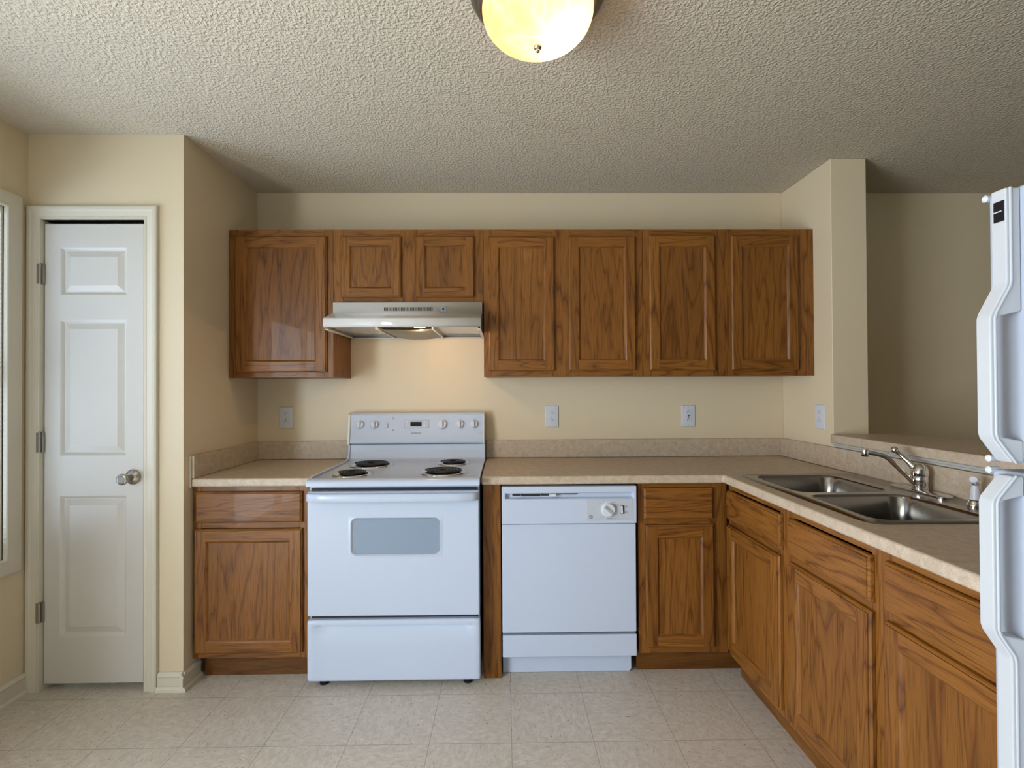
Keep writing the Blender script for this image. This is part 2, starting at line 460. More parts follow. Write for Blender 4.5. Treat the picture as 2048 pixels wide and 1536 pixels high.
# window 1 (left wall, facing the kitchen)
def window_on_left(name, r, casing=.064, sash=True):
    root = sempty(name, (XL, (r[0]+r[1])/2, r[2])); L0 = root.location
    MC = lambda u, v, w_: (XL+w_, u, v)
    bb = B(); e = casing
    rings(bb, (r[0]-e, r[1]+e, r[2]-e, r[3]+e), [(0, .0005), (0, .017), (.006, .019), (e-.014, .014), (e-.010, .018), (e-.003, .018), (e, .014), (e, -.004), (e+.006, -.005), (e+.006, -.10)], MC, fill=False)
    o = struct('window_casing', bb, TRIM, root, ang=25); o.location = -L0
    zm = (r[2]+r[3])/2
    bb = B(); gridslab(bb, [r[0]+.004, r[0]+.045, r[1]-.045, r[1]-.004], [r[2]+.004, r[2]+.05, zm-.02, zm+.02, r[3]-.045, r[3]-.004], lambda u, v: not (r[0]+.045 < u < r[1]-.045 and (r[2]+.05 < v < zm-.02 or zm+.02 < v < r[3]-.045)), XL-.095, XL-.065, YZ)
    o = struct('window_sash', bb, TRIM, root, bevel=.003); o.location = -L0
    bb = B(); box(bb, XL-.083, XL-.079, r[0]+.04, r[1]-.04, r[2]+.045, r[3]-.04); o = struct('window_pane', bb, GLASS, root, smooth=False); o.location = -L0
    return root


window_on_left('window_1', W1)
bl = thing('window_blind', 'white horizontal slat blind hanging in the window beside the pantry door', 'blind', (XL-.03, (W1[0]+W1[1])/2, W1[2]+.03)); L0 = bl.location
b = B(); z = W1[2]+.04
while z < W1[3]-.05:
    a = math.radians(38)
    dx, dz = .011*math.cos(a), .011*math.sin(a)
    prism(b, [(-dx, -dz), (dx, dz), (dx, dz+.0016), (-dx, -dz+.0016)], W1[0]+.008, W1[1]-.008, lambda u, v, w_, z=z: (XL-.016+u, w_, z+v)); z += .0205
obj('slats', b, WHITE2, bl, smooth=False).location = -L0
b = B(); box(b, XL-.05, XL-.018, W1[0]+.008, W1[1]-.008, W1[3]-.035, W1[3]-.004); obj('head_rail', b, WHITE2, bl, bevel=.003).location = -L0
b = B(); box(b, XL-.045, XL-.022, W1[0]+.012, W1[1]-.012, W1[2]+.008, W1[2]+.022); obj('bottom_rail', b, WHITE2, bl, bevel=.003).location = -L0
# patio door (beside the camera) and rear window (behind the camera)
d2 = sempty('door_2', (XL, -3.2, 0)); L0 = d2.location
b = B(); gridslab(b, [D2[0]+.004, D2[0]+.09, -3.24, -3.16, D2[1]-.09, D2[1]-.004], [.002, .10, 1.95, 2.044], lambda u, v: not (.10 < v < 1.95 and (D2[0]+.09 < u < -3.24 or -3.16 < u < D2[1]-.09)), XL-.09, XL-.045, YZ)
obj('door_frame', b, TRIM, d2, bevel=.004).location = -L0
b = B(); box(b, XL-.07, XL-.065, D2[0]+.08, D2[1]-.08, .09, 1.96); obj('glass_panel', b, GLASS, d2, smooth=False).location = -L0
w3 = sempty('window_2', (.75, YB, .7)); L0 = w3.location
b = B(); gridslab(b, [W3[0]+.004, W3[0]+.06, .72, .78, W3[1]-.06, W3[1]-.004], [W3[2]+.004, .76, 1.38, 1.42, 2.04, W3[3]-.004], lambda u, v: not ((W3[0]+.06 < u < .72 or .78 < u < W3[1]-.06) and (.76 < v < 1.38 or 1.42 < v < 2.04)), YB-.08, YB-.04, XZ)
obj('window_sash', b, TRIM, w3, bevel=.004).location = -L0
b = B(); box(b, W3[0]+.05, W3[1]-.05, YB-.062, YB-.058, .75, 2.05); obj('window_pane', b, GLASS, w3, smooth=False).location = -L0


# ------------------------------------------------------------------ oak cabinets (local frame: x along the run, -y is the front)
def cab_door(root, u0, u1, z0, z1, yf, st=.050):
    """recessed-panel door, front plane at yf (negative); thickness .019"""
    M = lambda u, v, w_: (u, yf+w_, v)
    bb = B(); c = .007
    rings(bb, (u0, u1, z0, z1), [(.001, .019), (0, .018), (0, .009), (.002, .0065), (c, .004), (c, .0)], M, fill=False, mis=(0, 1))
    a0, a1, b0, b1 = u0+c, u1-c, z0+c, z1-c; s = st-c
    for (p, q, r_, t_, mi) in ((a0, a0+s, b0, b1, 0), (a1-s, a1, b0, b1, 0), (a0+s, a1-s, b0, b0+s, 1), (a0+s, a1-s, b1-s, b1, 1)):
        f = bb.faces.new([bb.verts.new(M(x_, z_, 0)) for x_, z_ in ((p, r_), (q, r_), (q, t_), (p, t_))]); f.material_index = mi
    rings(bb, (u0+st, u1-st, z0+st, z1-st), [(0, 0), (.002, .001), (.006, .0045), (.010, .0085), (.0105, .0095)], M, fill=False, mis=(0, 1))
    rings(bb, (u0, u1, z0, z1), [(.001, .019), (.03, .019)], M, fill=True, mis=(0, 1))
    d = obj('door', bb, [OV, OH], root, ang=30)
    bb = B(); i = st+.0095
    box(bb, u0+i, u1-i, yf+.0092, yf+.015, z0+i, z1-i)
    obj('door_panel', bb, OP, d, smooth=False)
    return d


def cab_drawer(root, u0, u1, z0, z1, yf):
    M = lambda u, v, w_: (u, yf+w_, v); bb = B()
    rings(bb, (u0, u1, z0, z1), [(.001, .019), (0, .018), (0, .010), (.002, .0065), (.008, .0035), (.009, .0), (.010, 0)], M, mis=(1, 1))
    rings(bb, (u0, u1, z0, z1), [(.001, .019), (.03, .019)], M, mis=(1, 1))
    return obj('drawer_front', bb, [OV, OH], root, ang=30)


def cabinet(label, cat, loc, rz, width, depth, z0, z1, stiles, rails, doors, drawers, toe=None, group=None, st=.050, name='oak_cabinet', toe_w=None, body_inset=0.0):
    """stiles: [(u0,u1)], rails: [(z0,z1)], depth = face frame front"""
    root = thing(name, label, cat, loc, rz, group)
    bb = B()
    if body_inset: gridslab(bb, [.001, .017, width-.017, width-.001], [-depth+.0195, -.018, -.001], lambda u, v: u < .017 or u > width-.017 or v > -.018, z0, z1, XY); box(bb, .017, width-.017, -depth+.0195, -.018, z0, z0+.016)
    else: box(bb, .001, width-.001, -depth+.0195, -.001, z0, z1)
    obj('carcass', bb, OV, root, smooth=False)
    bb = B()
    for a, c in stiles: box(bb, a, c, -depth, -depth+.019, z0-.001, z1, 0)
    su = sorted(stiles)
    for zr in rails:
        za, zb = zr[0], zr[1]
        for (a, c), (e, f) in zip(su, su[1:]):
            if len(zr) > 2 and not (zr[2] <= (c+e)/2 <= zr[3]): continue
            box(bb, c, e, -depth+.0004, -depth+.019, za, zb, 1)
    obj('face_frame', bb, [OV, OH], root, bevel=.001, seg=1)
    for d in doors: cab_door(root, *d, -depth-.0195, st)
    for d in drawers: cab_drawer(root, *d, -depth-.0195)
    if toe is not None:
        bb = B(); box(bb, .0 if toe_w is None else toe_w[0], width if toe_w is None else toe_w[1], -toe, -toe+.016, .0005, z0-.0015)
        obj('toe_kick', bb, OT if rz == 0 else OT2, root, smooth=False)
    return root


UD = .305; Z0, Z1 = 1.372, 2.134
cabinet('single-door oak wall cabinet in the corner left of the range hood', 'cabinet', (.0015, 0, 0), 0, .532, UD, Z0, Z1,
        [(0, .045), (.487, .532)], [(Z0, Z0+.04), (Z1-.05, Z1)], [(.036, .502, 1.399, 2.097)], [], st=.052)
cabinet('short two-door oak wall cabinet above the white range hood', 'cabinet', (.534, 0, 0), 0, .7725, UD, 1.753, Z1,
        [(0, .050), (.345, .435), (.7225, .7725)], [(1.753, 1.795), (Z1-.05, Z1)], [(.041, .351, 1.782, 2.096), (.427, .727, 1.782, 2.096)], [], st=.044)
cabinet('tall two-door oak wall cabinet directly right of the range hood', 'cabinet', (1.3075, 0, 0), 0, .8245, UD, Z0, Z1,
        [(0, .040), (.355, .450), (.775, .8245)], [(Z0, Z0+.04), (Z1-.05, Z1)], [(.025, .366, 1.401, 2.094), (.439, .786, 1.401, 2.094)], [], st=.050)
cabinet('tall two-door oak wall cabinet in the right corner beside the pillar', 'cabinet', (2.1335, 0, 0), 0, .894, UD, Z0, Z1,
        [(0, .045), (.363, .470), (.795, .894)], [(Z0, Z0+.04), (Z1-.05, Z1)], [(.031, .375, 1.400, 2.099), (.459, .808, 1.400, 2.099)], [], st=.050)
FD = .61; CZ = .8745; TK = .1
cabinet('oak base cabinet with one drawer and one door left of the range', 'cabinet', (.0015, 0, 0), 0, .532, FD, TK, CZ,
        [(0, .038), (.480, .532)], [(TK, TK+.04), (.685, .712), (.845, CZ)], [(.014, .496, .127, .684)], [(.019, .497, .712, .852)], toe=.565, toe_w=(.030, .532), st=.052)
cabinet('narrow oak base cabinet with drawer and door right of the dishwasher', 'cabinet', (2.021, 0, 0), 0, .410, FD, TK, CZ,
        [(0, .050), (.325, .4085)], [(TK, TK+.04), (.685, .712), (.845, CZ)], [(.030, .343, .128, .685)], [(.023, .341, .712, .853)], toe=.565, toe_w=(.0, .50), st=.052)
# right leg: rotated -90 deg, local x runs towards the camera, front faces -x ; back at x=W-.003
RX = W-.003; RD = RX-2.43
R90 = -math.pi/2
cabinet('long oak sink base cabinet with two drawer fronts and two doors under the sink', 'cabinet', (RX, -.632, 0), R90, .944, RD, TK, CZ,
        [(0, .030), (.435, .525), (.905, .944)], [(TK, TK+.04), (.690, .716), (.850, CZ)], [(.012, .449, .130, .692), (.509, .917, .130, .692)], [(.012, .457, .716, .846), (.509, .917, .716, .846)], toe=RD-.05, st=.052, body_inset=1)
cabinet('oak base cabinet with wide drawer and door beside the refrigerator', 'cabinet', (RX, -1.577, 0), R90, .42, RD, TK, CZ,
        [(0, .035), (.385, .42)], [(TK, TK+.04), (.690, .716), (.850, CZ)], [(.025, .395, .130, .692)], [(.025, .395, .716, .850)], toe=RD-.05, st=.052)
pn = thing('filler_panel', 'narrow oak filler panel standing between the range and the dishwasher', 'panel', (1.353, -.62, 0))
b = B(); box(b, -.040, .040, -.0, .019, .0005, CZ); box(b, -.040, -.022, .0195, .60, .0005, CZ)
obj('board', b, OV, pn, bevel=.001)

# ------------------------------------------------------------------ countertops
CT0, CT1 = .8755, .914
ct = thing('countertop', 'short beige laminate countertop left of the range with its backsplash', 'countertop', (.27, -.32, CT0)); L0 = ct.location
b = B(); box(b, .0105, .5365, -.637, -.0215, CT0, CT1); obj('worktop', b, LAM, ct, bevel=.009, seg=4).location = -L0
b = B(); gridslab(b, [.001, .0205, .5355], [-.631, -.0205, -.001], lambda u, v: u < .0205 or v > -.0205, CT1+.0003, 1.016, XY)
obj('backsplash', b, LAM, ct, bevel=.003).location = -L0
b = B(); box(b, .0008, .0098, -.6375, -.632, CT0-.002, 1.012); box(b, .0008, .0098, -.632, -.06, CT0, CT1)
obj('end_cap', b, TRIM, ct, bevel=.001).location = -L0
cl = thing('countertop', 'long L-shaped beige laminate countertop running around the corner to the refrigerator', 'countertop', (2.1, -.3, CT0)); L0 = cl.location
EX = 2.403; SH = (2.492, 2.985, -1.472, -.672)
b = B()
xs = [1.306, EX, SH[0], SH[1], 3.0065]; ys = [-1.998, SH[2], SH[3], -.637, -.0215]
gridslab(b, xs, ys, lambda u, v: not (u < EX and v < -.637) and not (SH[0] < u < SH[1] and SH[2] < v < SH[3]), CT0, CT1, XY)
obj('worktop', b, LAM, cl, bevel=.009, seg=4).location = -L0
b = B(); gridslab(b, [1.306, 3.008, 3.0275], [-1.998, -.0205, -.001], lambda u, v: u > 3.008 or v > -.0205, CT1+.0003, 1.016, XY)
obj('backsplash', b, LAM, cl, bevel=.003).location = -L0
bar = thing('bar_top', 'raised beige laminate bar top on the half wall behind the sink', 'bar top', (3.2, -1.5, 1.037)); L0 = bar.location
b = B(); pts = [(3.012, -.456), (3.004, -.47), (3.0, -.50), (3.0, -3.4), (3.46, -3.4), (3.46, -.86), (3.42, -.70), (3.29, -.47), (3.26, -.456)]
prism(b, pts, 1.0375, 1.079, XY); obj('slab', b, LAM, bar, bevel=.006, seg=3).location = -L0
b = B(); prism(b, [(3.0275, 1.018), (3.0175, 1.018), (3.0165, 1.0265), (3.012, 1.0275), (3.011, 1.0368), (3.0275, 1.0368)], -3.3, -.475, lambda u, v, w_: (u, w_, v))
obj('support_strip', b, ALU, bar, bevel=.0015).location = -L0


# ------------------------------------------------------------------ sink, faucet, sprayer
sk = thing('kitchen_sink', 'stainless steel double-bowl sink set into the L-shaped countertop', 'sink', (2.74, -1.07, CT1)); L0 = sk.location
SX0, SX1, SY0, SY1 = 2.462, 3.002, -1.492, -.648; SZ = .9185
bowls = [(2.503, 2.862, -1.057, -.690), (2.503, 2.862, -1.458, -1.096)]
b = B()
outer = rrect(SX0+.006, SX1-.006, SY0+.006, SY1-.006, .045)
lo = [b.verts.new((x, y, SZ)) for x, y in outer]
es = [b.edges.new((lo[i], lo[(i+1) % len(lo)])) for i in range(len(lo))]
inners = []
for q in bowls:
    lp = [b.verts.new((x, y, SZ)) for x, y in rrect(*q, .055)]; inners.append(lp)
    es += [b.edges.new((lp[i], lp[(i+1) % len(lp)])) for i in range(len(lp))]
bmesh.ops.triangle_fill(b, use_beauty=True, use_dissolve=False, edges=es)
o2 = [b.verts.new((x, y, CT1+.0004)) for x, y in rrect(SX0, SX1, SY0, SY1, .05)]
n = len(lo)
for k in range(n): b.faces.new((lo[k], lo[(k+1) % n], o2[(k+1) % n], o2[k]))
obj('rim', b, STEEL, sk, ang=50).location = -L0
for q in bowls:
    b = B(); x0, x1, y0, y1 = q
    loops = []
    for ins, zz, r in ((0, SZ, .055), (.003, SZ-.003, .055), (.006, SZ-.010, .055), (.012, SZ-.10, .055), (.016, SZ-.150, .055), (.024, SZ-.166, .05), (.042, SZ-.172, .035)):
        loops.append((rrect(x0+ins, x1-ins, y0+ins, y1-ins, r), zz))
    loft(b, loops, XY); bo = obj('bowl', b, STEEL, sk, ang=60); bo.location = -L0
    c = ((x0+x1)/2, (y0+y1)/2, SZ-.1718)
    b = B(); lathe(b, [(.056, .0005), (.054, .003), (.042, .002), (.038, -.004), (.006, -.004)], c, seg=32)
    obj('strainer', b, CHROME, bo)
fa = thing('kitchen_faucet', 'chrome single-lever faucet standing on the sink ledge', 'faucet', (2.955, -1.062, SZ)); L0 = fa.location
b = B(); lp = [(x, y) for x, y in rrect(2.928, 2.985, -1.19, -.935, .028)]; lp2 = [(x, y) for x, y in rrect(2.934, 2.979, -1.18, -.945, .022)]
loft(b, [(lp, SZ+.0004), (lp, SZ+.005), (lp2, SZ+.009)], XY, cap0=True); obj('base_plate', b, CHROME, fa).location = -L0
fx, fy = 2.957, -1.062
b = B(); lathe(b, [(.0265, .009), (.0265, .016), (.0245, .018), (.0245, .034), (.0255, .036), (.0255, .058), (.024, .060)], (fx, fy, SZ), seg=36); obj('body', b, CHROME, fa).location = -L0
b = B(); lathe(b, [(.0265, .0605), (.028, .068), (.0275, .078), (.024, .090), (.017, .099), (.008, .104), (.001, .105)], (fx, fy, SZ), seg=36)
obj('dome', b, CHROME, fa, ang=60).location = -L0
b = B(); P0 = Vector((fx-.012, fy+.012, SZ+.090)); P1 = Vector((2.905, -1.008, 1.068))
tube(b, [P0, P0.lerp(P1, .3), P0.lerp(P1, .7), P0.lerp(P1, .88), P1, P1+(P1-P0).normalized()*.006], [.013, .0085, .006, .0085, .0105, .006], seg=18)
lathe(b, [(.001, -.0125), (.006, -.0115), (.0105, -.007), (.0125, 0), (.0105, .007), (.006, .0115), (.001, .0125)], P1, (P1-P0), seg=20)
obj('lever_handle', b, CHROME, fa, ang=60).location = -L0
b = B(); A = Vector((fx-.015, fy+.006, SZ+.030)); Bp = Vector((2.862, -1.020, 1.046)); Cp = Vector((2.800, -.998, 1.060))
pth = [A, A.lerp(Bp, .5), A.lerp(Bp, .85)]
for k in range(7):
    s = k/6; a = A.lerp(Bp, .85); q = Bp.lerp(Cp, .35); pth.append(a*(1-s)**2+Bp*2*s*(1-s)+q*s*s)
pth += [Cp, Cp+Vector((-.008, .003, -.001))]
tube(b, pth, [.0115]+[.0105]*(len(pth)-2)+[.0095], seg=18, squash=.8)
lathe(b, [(.0115, .010), (.0125, .006), (.0125, -.016), (.011, -.018), (.009, -.018)], Cp+Vector((-.002, 0, 0)), seg=24)
obj('spout', b, CHROME, fa, ang=60).location = -L0
sp = thing('side_sprayer', 'white cone-shaped side sprayer in a chrome collar right of the faucet', 'sprayer', (2.957, -1.285, SZ)); L0 = sp.location
px_, py_ = 2.957, -1.285
b = B(); lathe(b, [(.024, .0004), (.024, .003), (.019, .010), (.0165, .016), (.0175, .019)], (px_, py_, SZ), seg=28); obj('collar', b, CHROME, sp).location = -L0
b = B(); lathe(b, [(.0155, .0195), (.0145, .024), (.0125, .048), (.0095, .062), (.0085, .066)], (px_, py_, SZ), seg=28); obj('sprayer_body', b, WHITE2, sp).location = -L0
hd = Vector((-.70, -.35, .30)).normalized(); hp = Vector((px_+.004, py_-.004, SZ+.078))
b = B(); lathe(b, [(.007, -.014), (.011, -.006), (.0125, .004), (.0115, .016), (.0105, .024)], hp, hd, seg=24); lathe(b, [(.008, .0665), (.0085, .078)], (px_, py_, SZ), seg=18); obj('sprayer_head', b, CHROME, sp).location = -L0
b = B(); lathe(b, [(.0118, .0205), (.0122, .027), (.010, .030)], hp, hd, seg=24); obj('nozzle', b, WHITE2, sp).location = -L0

# ------------------------------------------------------------------ electric range
RG0, RG1 = .5425, 1.3025; RF = -.690
rg = thing('electric_range', 'white freestanding electric range with four coil burners under the hood', 'stove', ((RG0+RG1)/2, -.36, 0)); L0 = rg.location


def part(name, bm, mats, root, L0, **k):
    o = obj(name, bm, mats, root, **k); o.location = -L0; return o


b = B(); box(b, RG0+.004, RG1-.004, -.655, -.030, .028, .884); part('body', b, WHITE, rg, L0, bevel=.002)
b = B(); box(b, RG0+.012, RG1-.012, -.6645, -.6555, .06, .872); part('front_recess', b, DARK, rg, L0, smooth=False)
# cooktop with a shallow rim, cut for the burners
b = B()
prof = [(-.700, .884), (-.700, .898), (-.697, .906), (-.690, .912), (-.676, .916), (-.655, .9155), (-.640, .913), (-.150, .913), (-.118, .916), (-.098, .926), (-.088, .945), (-.083, .975), (-.082, 1.003), (-.060, 1.003), (-.060, .884)]
prism(b, prof, RG0, RG1, lambda u, v, w_: (w_, u, v))
part('cooktop', b, WHITE, rg, L0, ang=35, bevel=.004, seg=3)
for s in (0, 1):
    b = B(); xa = RG0 if s == 0 else RG1-.010
    prism(b, [(-.655, .9158), (-.640, .9215), (-.15, .9215), (-.112, .930), (-.096, .950), (-.088, 1.003), (-.082, 1.003), (-.082, .93), (-.15, .9135), (-.655, .9135)], xa, xa+.010, lambda u, v, w_: (w_, u, v))
    part('cooktop_side_rim', b, WHITE, rg, L0, bevel=.002)
# console
CF = lambda z_: -.092+(z_-1.012)*.13
b = B()
prism(b, [(CF(1.006)+.004, 1.006), (CF(1.02)-.004, 1.014), (CF(1.03)-.003, 1.030), (CF(1.045), 1.040), (CF(1.165), 1.165), (-.062, 1.176), (-.050, 1.178), (-.022, 1.178), (-.020, 1.006)], RG0-.004+.014, RG1-.010, lambda u, v, w_: (w_, u, v))
part('control_console', b, WHITE, rg, L0, ang=35, bevel=.002)
for xa, xb in ((RG0-.005, RG0+.0098), (RG1-.0098, RG1-.002)):
    b = B(); prism(b, [(CF(1.004)-.004, 1.003), (CF(1.03)-.006, 1.03), (CF(1.165)-.003, 1.167), (-.055, 1.179), (-.020, 1.179), (-.018, 1.003)], xa, xb, lambda u, v, w_: (w_, u, v))
    part('console_end_cap', b, TAN, rg, L0, bevel=.004, seg=3)


def knob(x, z, r, root, ang_=0.0):
    yc = CF(z)
    bb = B(); lathe(bb, [(r*1.12, 0), (r*1.12, .0015), (r*1.0, .004), (r*.94, .011), (r*.86, .0135)], (x, yc-.0005, z), (0, -1, .13), seg=32)
    k = obj('control_knob', bb, WHITE2, root); k.location = -L0
    bb = B(); d = Vector((math.sin(ang_), 0, math.cos(ang_))); p = Vector((x, yc-.013, z)); sd = Vector((d.z, 0, -d.x))
    vs2 = []
    for (t_, s_, h_) in ((-.95, -.26, 0), (.95, -.26, 0), (.95, .26, 0), (-.95, .26, 0), (-.85, -.14, .012), (.85, -.14, .012), (.85, .14, .012), (-.85, .14, .012)):
        vs2.append(bb.verts.new(p+d*r*t_*.9+sd*r*s_+Vector((0, -h_, 0))))
    for q in ((0, 1, 2, 3), (4, 5, 6, 7), (0, 1, 5, 4), (1, 2, 6, 5), (2, 3, 7, 6), (3, 0, 4, 7)): bb.faces.new([vs2[i] for i in q])
    obj('knob_grip', bb, WHITE2, k, bevel=.0015)
    return k


for x, r in ((.607, .0215), (.688, .0215), (1.064, .026), (1.162, .0215), (1.241, .0215)):
    knob(x, 1.113, r, rg, 0.0)
b = B(); M = lambda u, v, w_: (u, CF(v)-w_, v)
rings(b, (.852, .990, 1.091, 1.138), [(0, .0002), (.001, .002), (.003, .002), (.004, .0008), (.005, .0008)], M); cp = part('clock_panel', b, GREYP, rg, L0)
b = B(); box(b, .886, .948, CF(1.114)-.004, CF(1.114)-.0012, 1.102, 1.127); obj('clock_display', b, BLACK, cp, bevel=.001)
for x, z in ((.866, 1.126), (.866, 1.104), (.967, 1.126), (.967, 1.104)):
    b = B(); lathe(b, [(.0065, .001), (.0065, .0022), (.005, .003)], (x, CF(z), z), (0, -1, 0), seg=16); obj('clock_button', b, WHITE2, cp)
for z in (1.146, 1.082):
    b = B(); lathe(b, [(.0045, 0), (.0045, .001), (.003, .0018)], (.790, CF(z)-.0003, z), (0, -1, 0), seg=16); part('indicator_light', b, GREYM, rg, L0)
b = B(); box(b, .745, .763, CF(1.115)-.0035, CF(1.115)-.0003, 1.095, 1.125); sw = part('light_switch', b, GREYP, rg, L0, bevel=.001)
b = B(); box(b, .748, .760, CF(1.110)-.008, CF(1.11)-.0037, 1.097, 1.112); obj('rocker', b, WHITE2, sw, bevel=.0015)


def dashes(name, lst, y, m, root, L0, mw=.0018):
    for x0_, x1_, z_ in lst:
        yy = y(z_) if callable(y) else y
        bb = B(); box(bb, x0_, x1_, yy-.0006, yy+.0008, z_-mw/2, z_+mw/2); part(name, bb, m, root, L0, smooth=False)


lst = []
for x in (.607, .688, 1.162, 1.241): lst += [(x-.004, x+.004, 1.1455), (x-.030, x-.025, 1.130), (x+.026, x+.030, 1.128), (x-.030, x-.026, 1.096)]
lst += [(.704, .722, 1.153), (1.050, 1.080, 1.1535), (1.116, 1.138, 1.153), (.748, .760, 1.134), (.783, .797, 1.156), (.786, .796, 1.071), (.552, .574, 1.062), (1.262, 1.284, 1.064)]
dashes('dial_marking', lst, CF, mat('pale_grey_marking', (.42, .42, .42), .6), rg, L0)


def text(name, s, size, loc, rot, m, root, L0, sx=1.0, align='CENTER'):
    c = bpy.data.curves.new(name, 'FONT'); c.body = s; c.size = size; c.extrude = .0004; c.align_x = align; c.align_y = 'CENTER'
    t_ = bpy.data.objects.new(name, c); COL.objects.link(t_)
    dg = bpy.context.evaluated_depsgraph_get(); me = bpy.data.meshes.new_from_object(t_.evaluated_get(dg))
    COL.objects.unlink(t_); bpy.data.objects.remove(t_)
    me.transform(Matrix.Translation(Vector(loc)-Vector(L0)) @ rot.to_4x4() @ Matrix.Diagonal((sx, 1, 1, 1)))
    me.materials.clear(); me.materials.append(m)
    o = bpy.data.objects.new(name, me); COL.objects.link(o); o.parent = root
    return o


RF_ = Matrix.Rotation(math.pi/2, 3, 'X')
text('brand_lettering', 'HOTPOINT', .0095, (.918, CF(1.064)-.001, 1.064), RF_, GREYM, rg, L0, 1.15)

# oven door
b = B(); DZ0, DZ1_ = .316, .862; OW = (.733, 1.133, .578, .750)
gridslab(b, [RG0+.003, OW[0], OW[1], RG1-.003], [DZ0, OW[2], OW[3], DZ1_], lambda u, v: not inn(OW, u, v), RF, RF+.034, XZ)
# round the window's corners
od = part('oven_door', b, WHITE, rg, L0, bevel=.007, seg=4)
b = B()
oo = rrect(OW[0]-.004, OW[1]+.004, OW[2]-.004, OW[3]+.004, .030, 8); ii = rrect(OW[0]+.010, OW[1]-.010, OW[2]+.010, OW[3]-.010, .024, 8)
sq = []
oq = rrect(OW[0]-.007, OW[1]+.007, OW[2]-.007, OW[3]+.007, .0015, 8)
loft(b, [(oq, RF+.002), (oq, RF-.0002), (oo, RF-.001), (rrect(OW[0]+.003, OW[1]-.003, OW[2]+.003, OW[3]-.003, .028, 8), RF-.002), (rrect(OW[0]+.005, OW[1]-.005, OW[2]+.005, OW[3]-.005, .027, 8), RF+.002), (ii, RF+.004)], XZ, cap1=False)
obj('window_surround', b, WHITE, od, ang=60)
b = B(); loft(b, [(rrect(OW[0]+.0075, OW[1]-.0075, OW[2]+.0075, OW[3]-.0075, .0255, 8), RF+.0010), (rrect(OW[0]+.0115, OW[1]-.0115, OW[2]+.0115, OW[3]-.0115, .022, 8), RF+.0022)], XZ, cap1=False); obj('window_seal', b, GREYM, od, smooth=False)
b = B(); loft(b, [(rrect(OW[0]+.006, OW[1]-.006, OW[2]+.006, OW[3]-.006, .026, 8), RF+.0028), (rrect(OW[0]+.006, OW[1]-.006, OW[2]+.006, OW[3]-.006, .026, 8), RF+.008)], XZ, cap0=True); obj('oven_window', b, OVENGL, od, smooth=False)
# handle: full-width bar, ends curving back
b = B()
hz = .842
pa = [(RG0+.006, RF-.002), (RG0+.010, RF-.022), (RG0+.030, RF-.036), (RG0+.10, RF-.043), ((RG0+RG1)/2, RF-.046), (RG1-.10, RF-.043), (RG1-.030, RF-.036), (RG1-.010, RF-.022), (RG1-.006, RF-.002)]
R = []
for i, (x, y) in enumerate(pa):
    e = (x, y)
    prof = [(0, -.018), (.004, -.021), (.010, -.018), (.012, 0), (.010, .013), (.004, .016), (0, .014)]
    R.append([b.verts.new((x, min(y+q, RF-.0006), hz+r_)) for q, r_ in [(0, -.018), (-.003, -.014), (-.004, 0), (-.003, .011), (.002, .016), (.012, .015), (.014, 0), (.012, -.018)]])
for p_, q_ in zip(R, R[1:]):
    for k in range(8): b.faces.new((p_[k], p_[(k+1) % 8], q_[(k+1) % 8], q_[k]))
b.faces.new(R[0]); b.faces.new(R[-1][::-1])
obj('oven_handle', b, WHITE, od, ang=50)
# storage drawer with a long scooped grip
b = B(); u0, u1, v0, v1 = RG0+.001, RG1-.001, .032, .300
M = lambda u, v, w_: (u, RF+w_, v)
us = [u0+.008+(u1-u0-.016)*k/40 for k in range(41)]; vsx = [v0+.008+(v1-v0-.016)*k/36 for k in range(37)]


def scoop(u, v):
    a = min(max((u-(u0+.020))/.05, 0), 1)*min(max(((u1-.020)-u)/.05, 0), 1)
    a = a*a*(3-2*a)
    top = .278; t_ = (top-v)
    if t_ < 0: return 0
    s = 1.0 if t_ > .006 else t_/.006
    d = max(0, 1-t_/.095)
    return .018*a*s*d*d


g = [[b.verts.new(M(u, v, scoop(u, v))) for v in vsx] for u in us]
for i in range(40):
    for j in range(36): b.faces.new((g[i][j], g[i+1][j], g[i+1][j+1], g[i][j+1]))
edge = [g[i][0] for i in range(41)]+[g[40][j] for j in range(1, 37)]+[g[i][36] for i in range(39, -1, -1)]+[g[0][j] for j in range(35, 0, -1)]
cu, cv = (u0+u1)/2, (v0+v1)/2
prev = edge
for off, dep in ((.005, .002), (.0075, .006), (.008, .012), (.008, .034)):
    nw = []
    for vtx in edge:
        x, z = vtx.co.x, vtx.co.z
        dx = -1 if x < u0+.009 else (1 if x > u1-.009 else 0); dz = -1 if z < v0+.009 else (1 if z > v1-.009 else 0)
        l = math.hypot(dx, dz) or 1
        kk = 1/l if (dx and dz) else 1
        nw.append(b.verts.new((x+dx*off*kk*1.0, RF+dep, z+dz*off*kk)))
    for k in range(len(edge)): b.faces.new((prev[k], prev[(k+1) % len(edge)], nw[(k+1) % len(edge)], nw[k]))
    prev = nw
part('storage_drawer', b, WHITE, rg, L0, ang=50)
for x in (RG0+.06, RG1-.06):
    b = B(); lathe(b, [(.020, .0005), (.020, .006), (.010, .010), (.010, .035)], (x, -.640, 0), seg=20); part('leveling_foot', b, DARK, rg, L0)
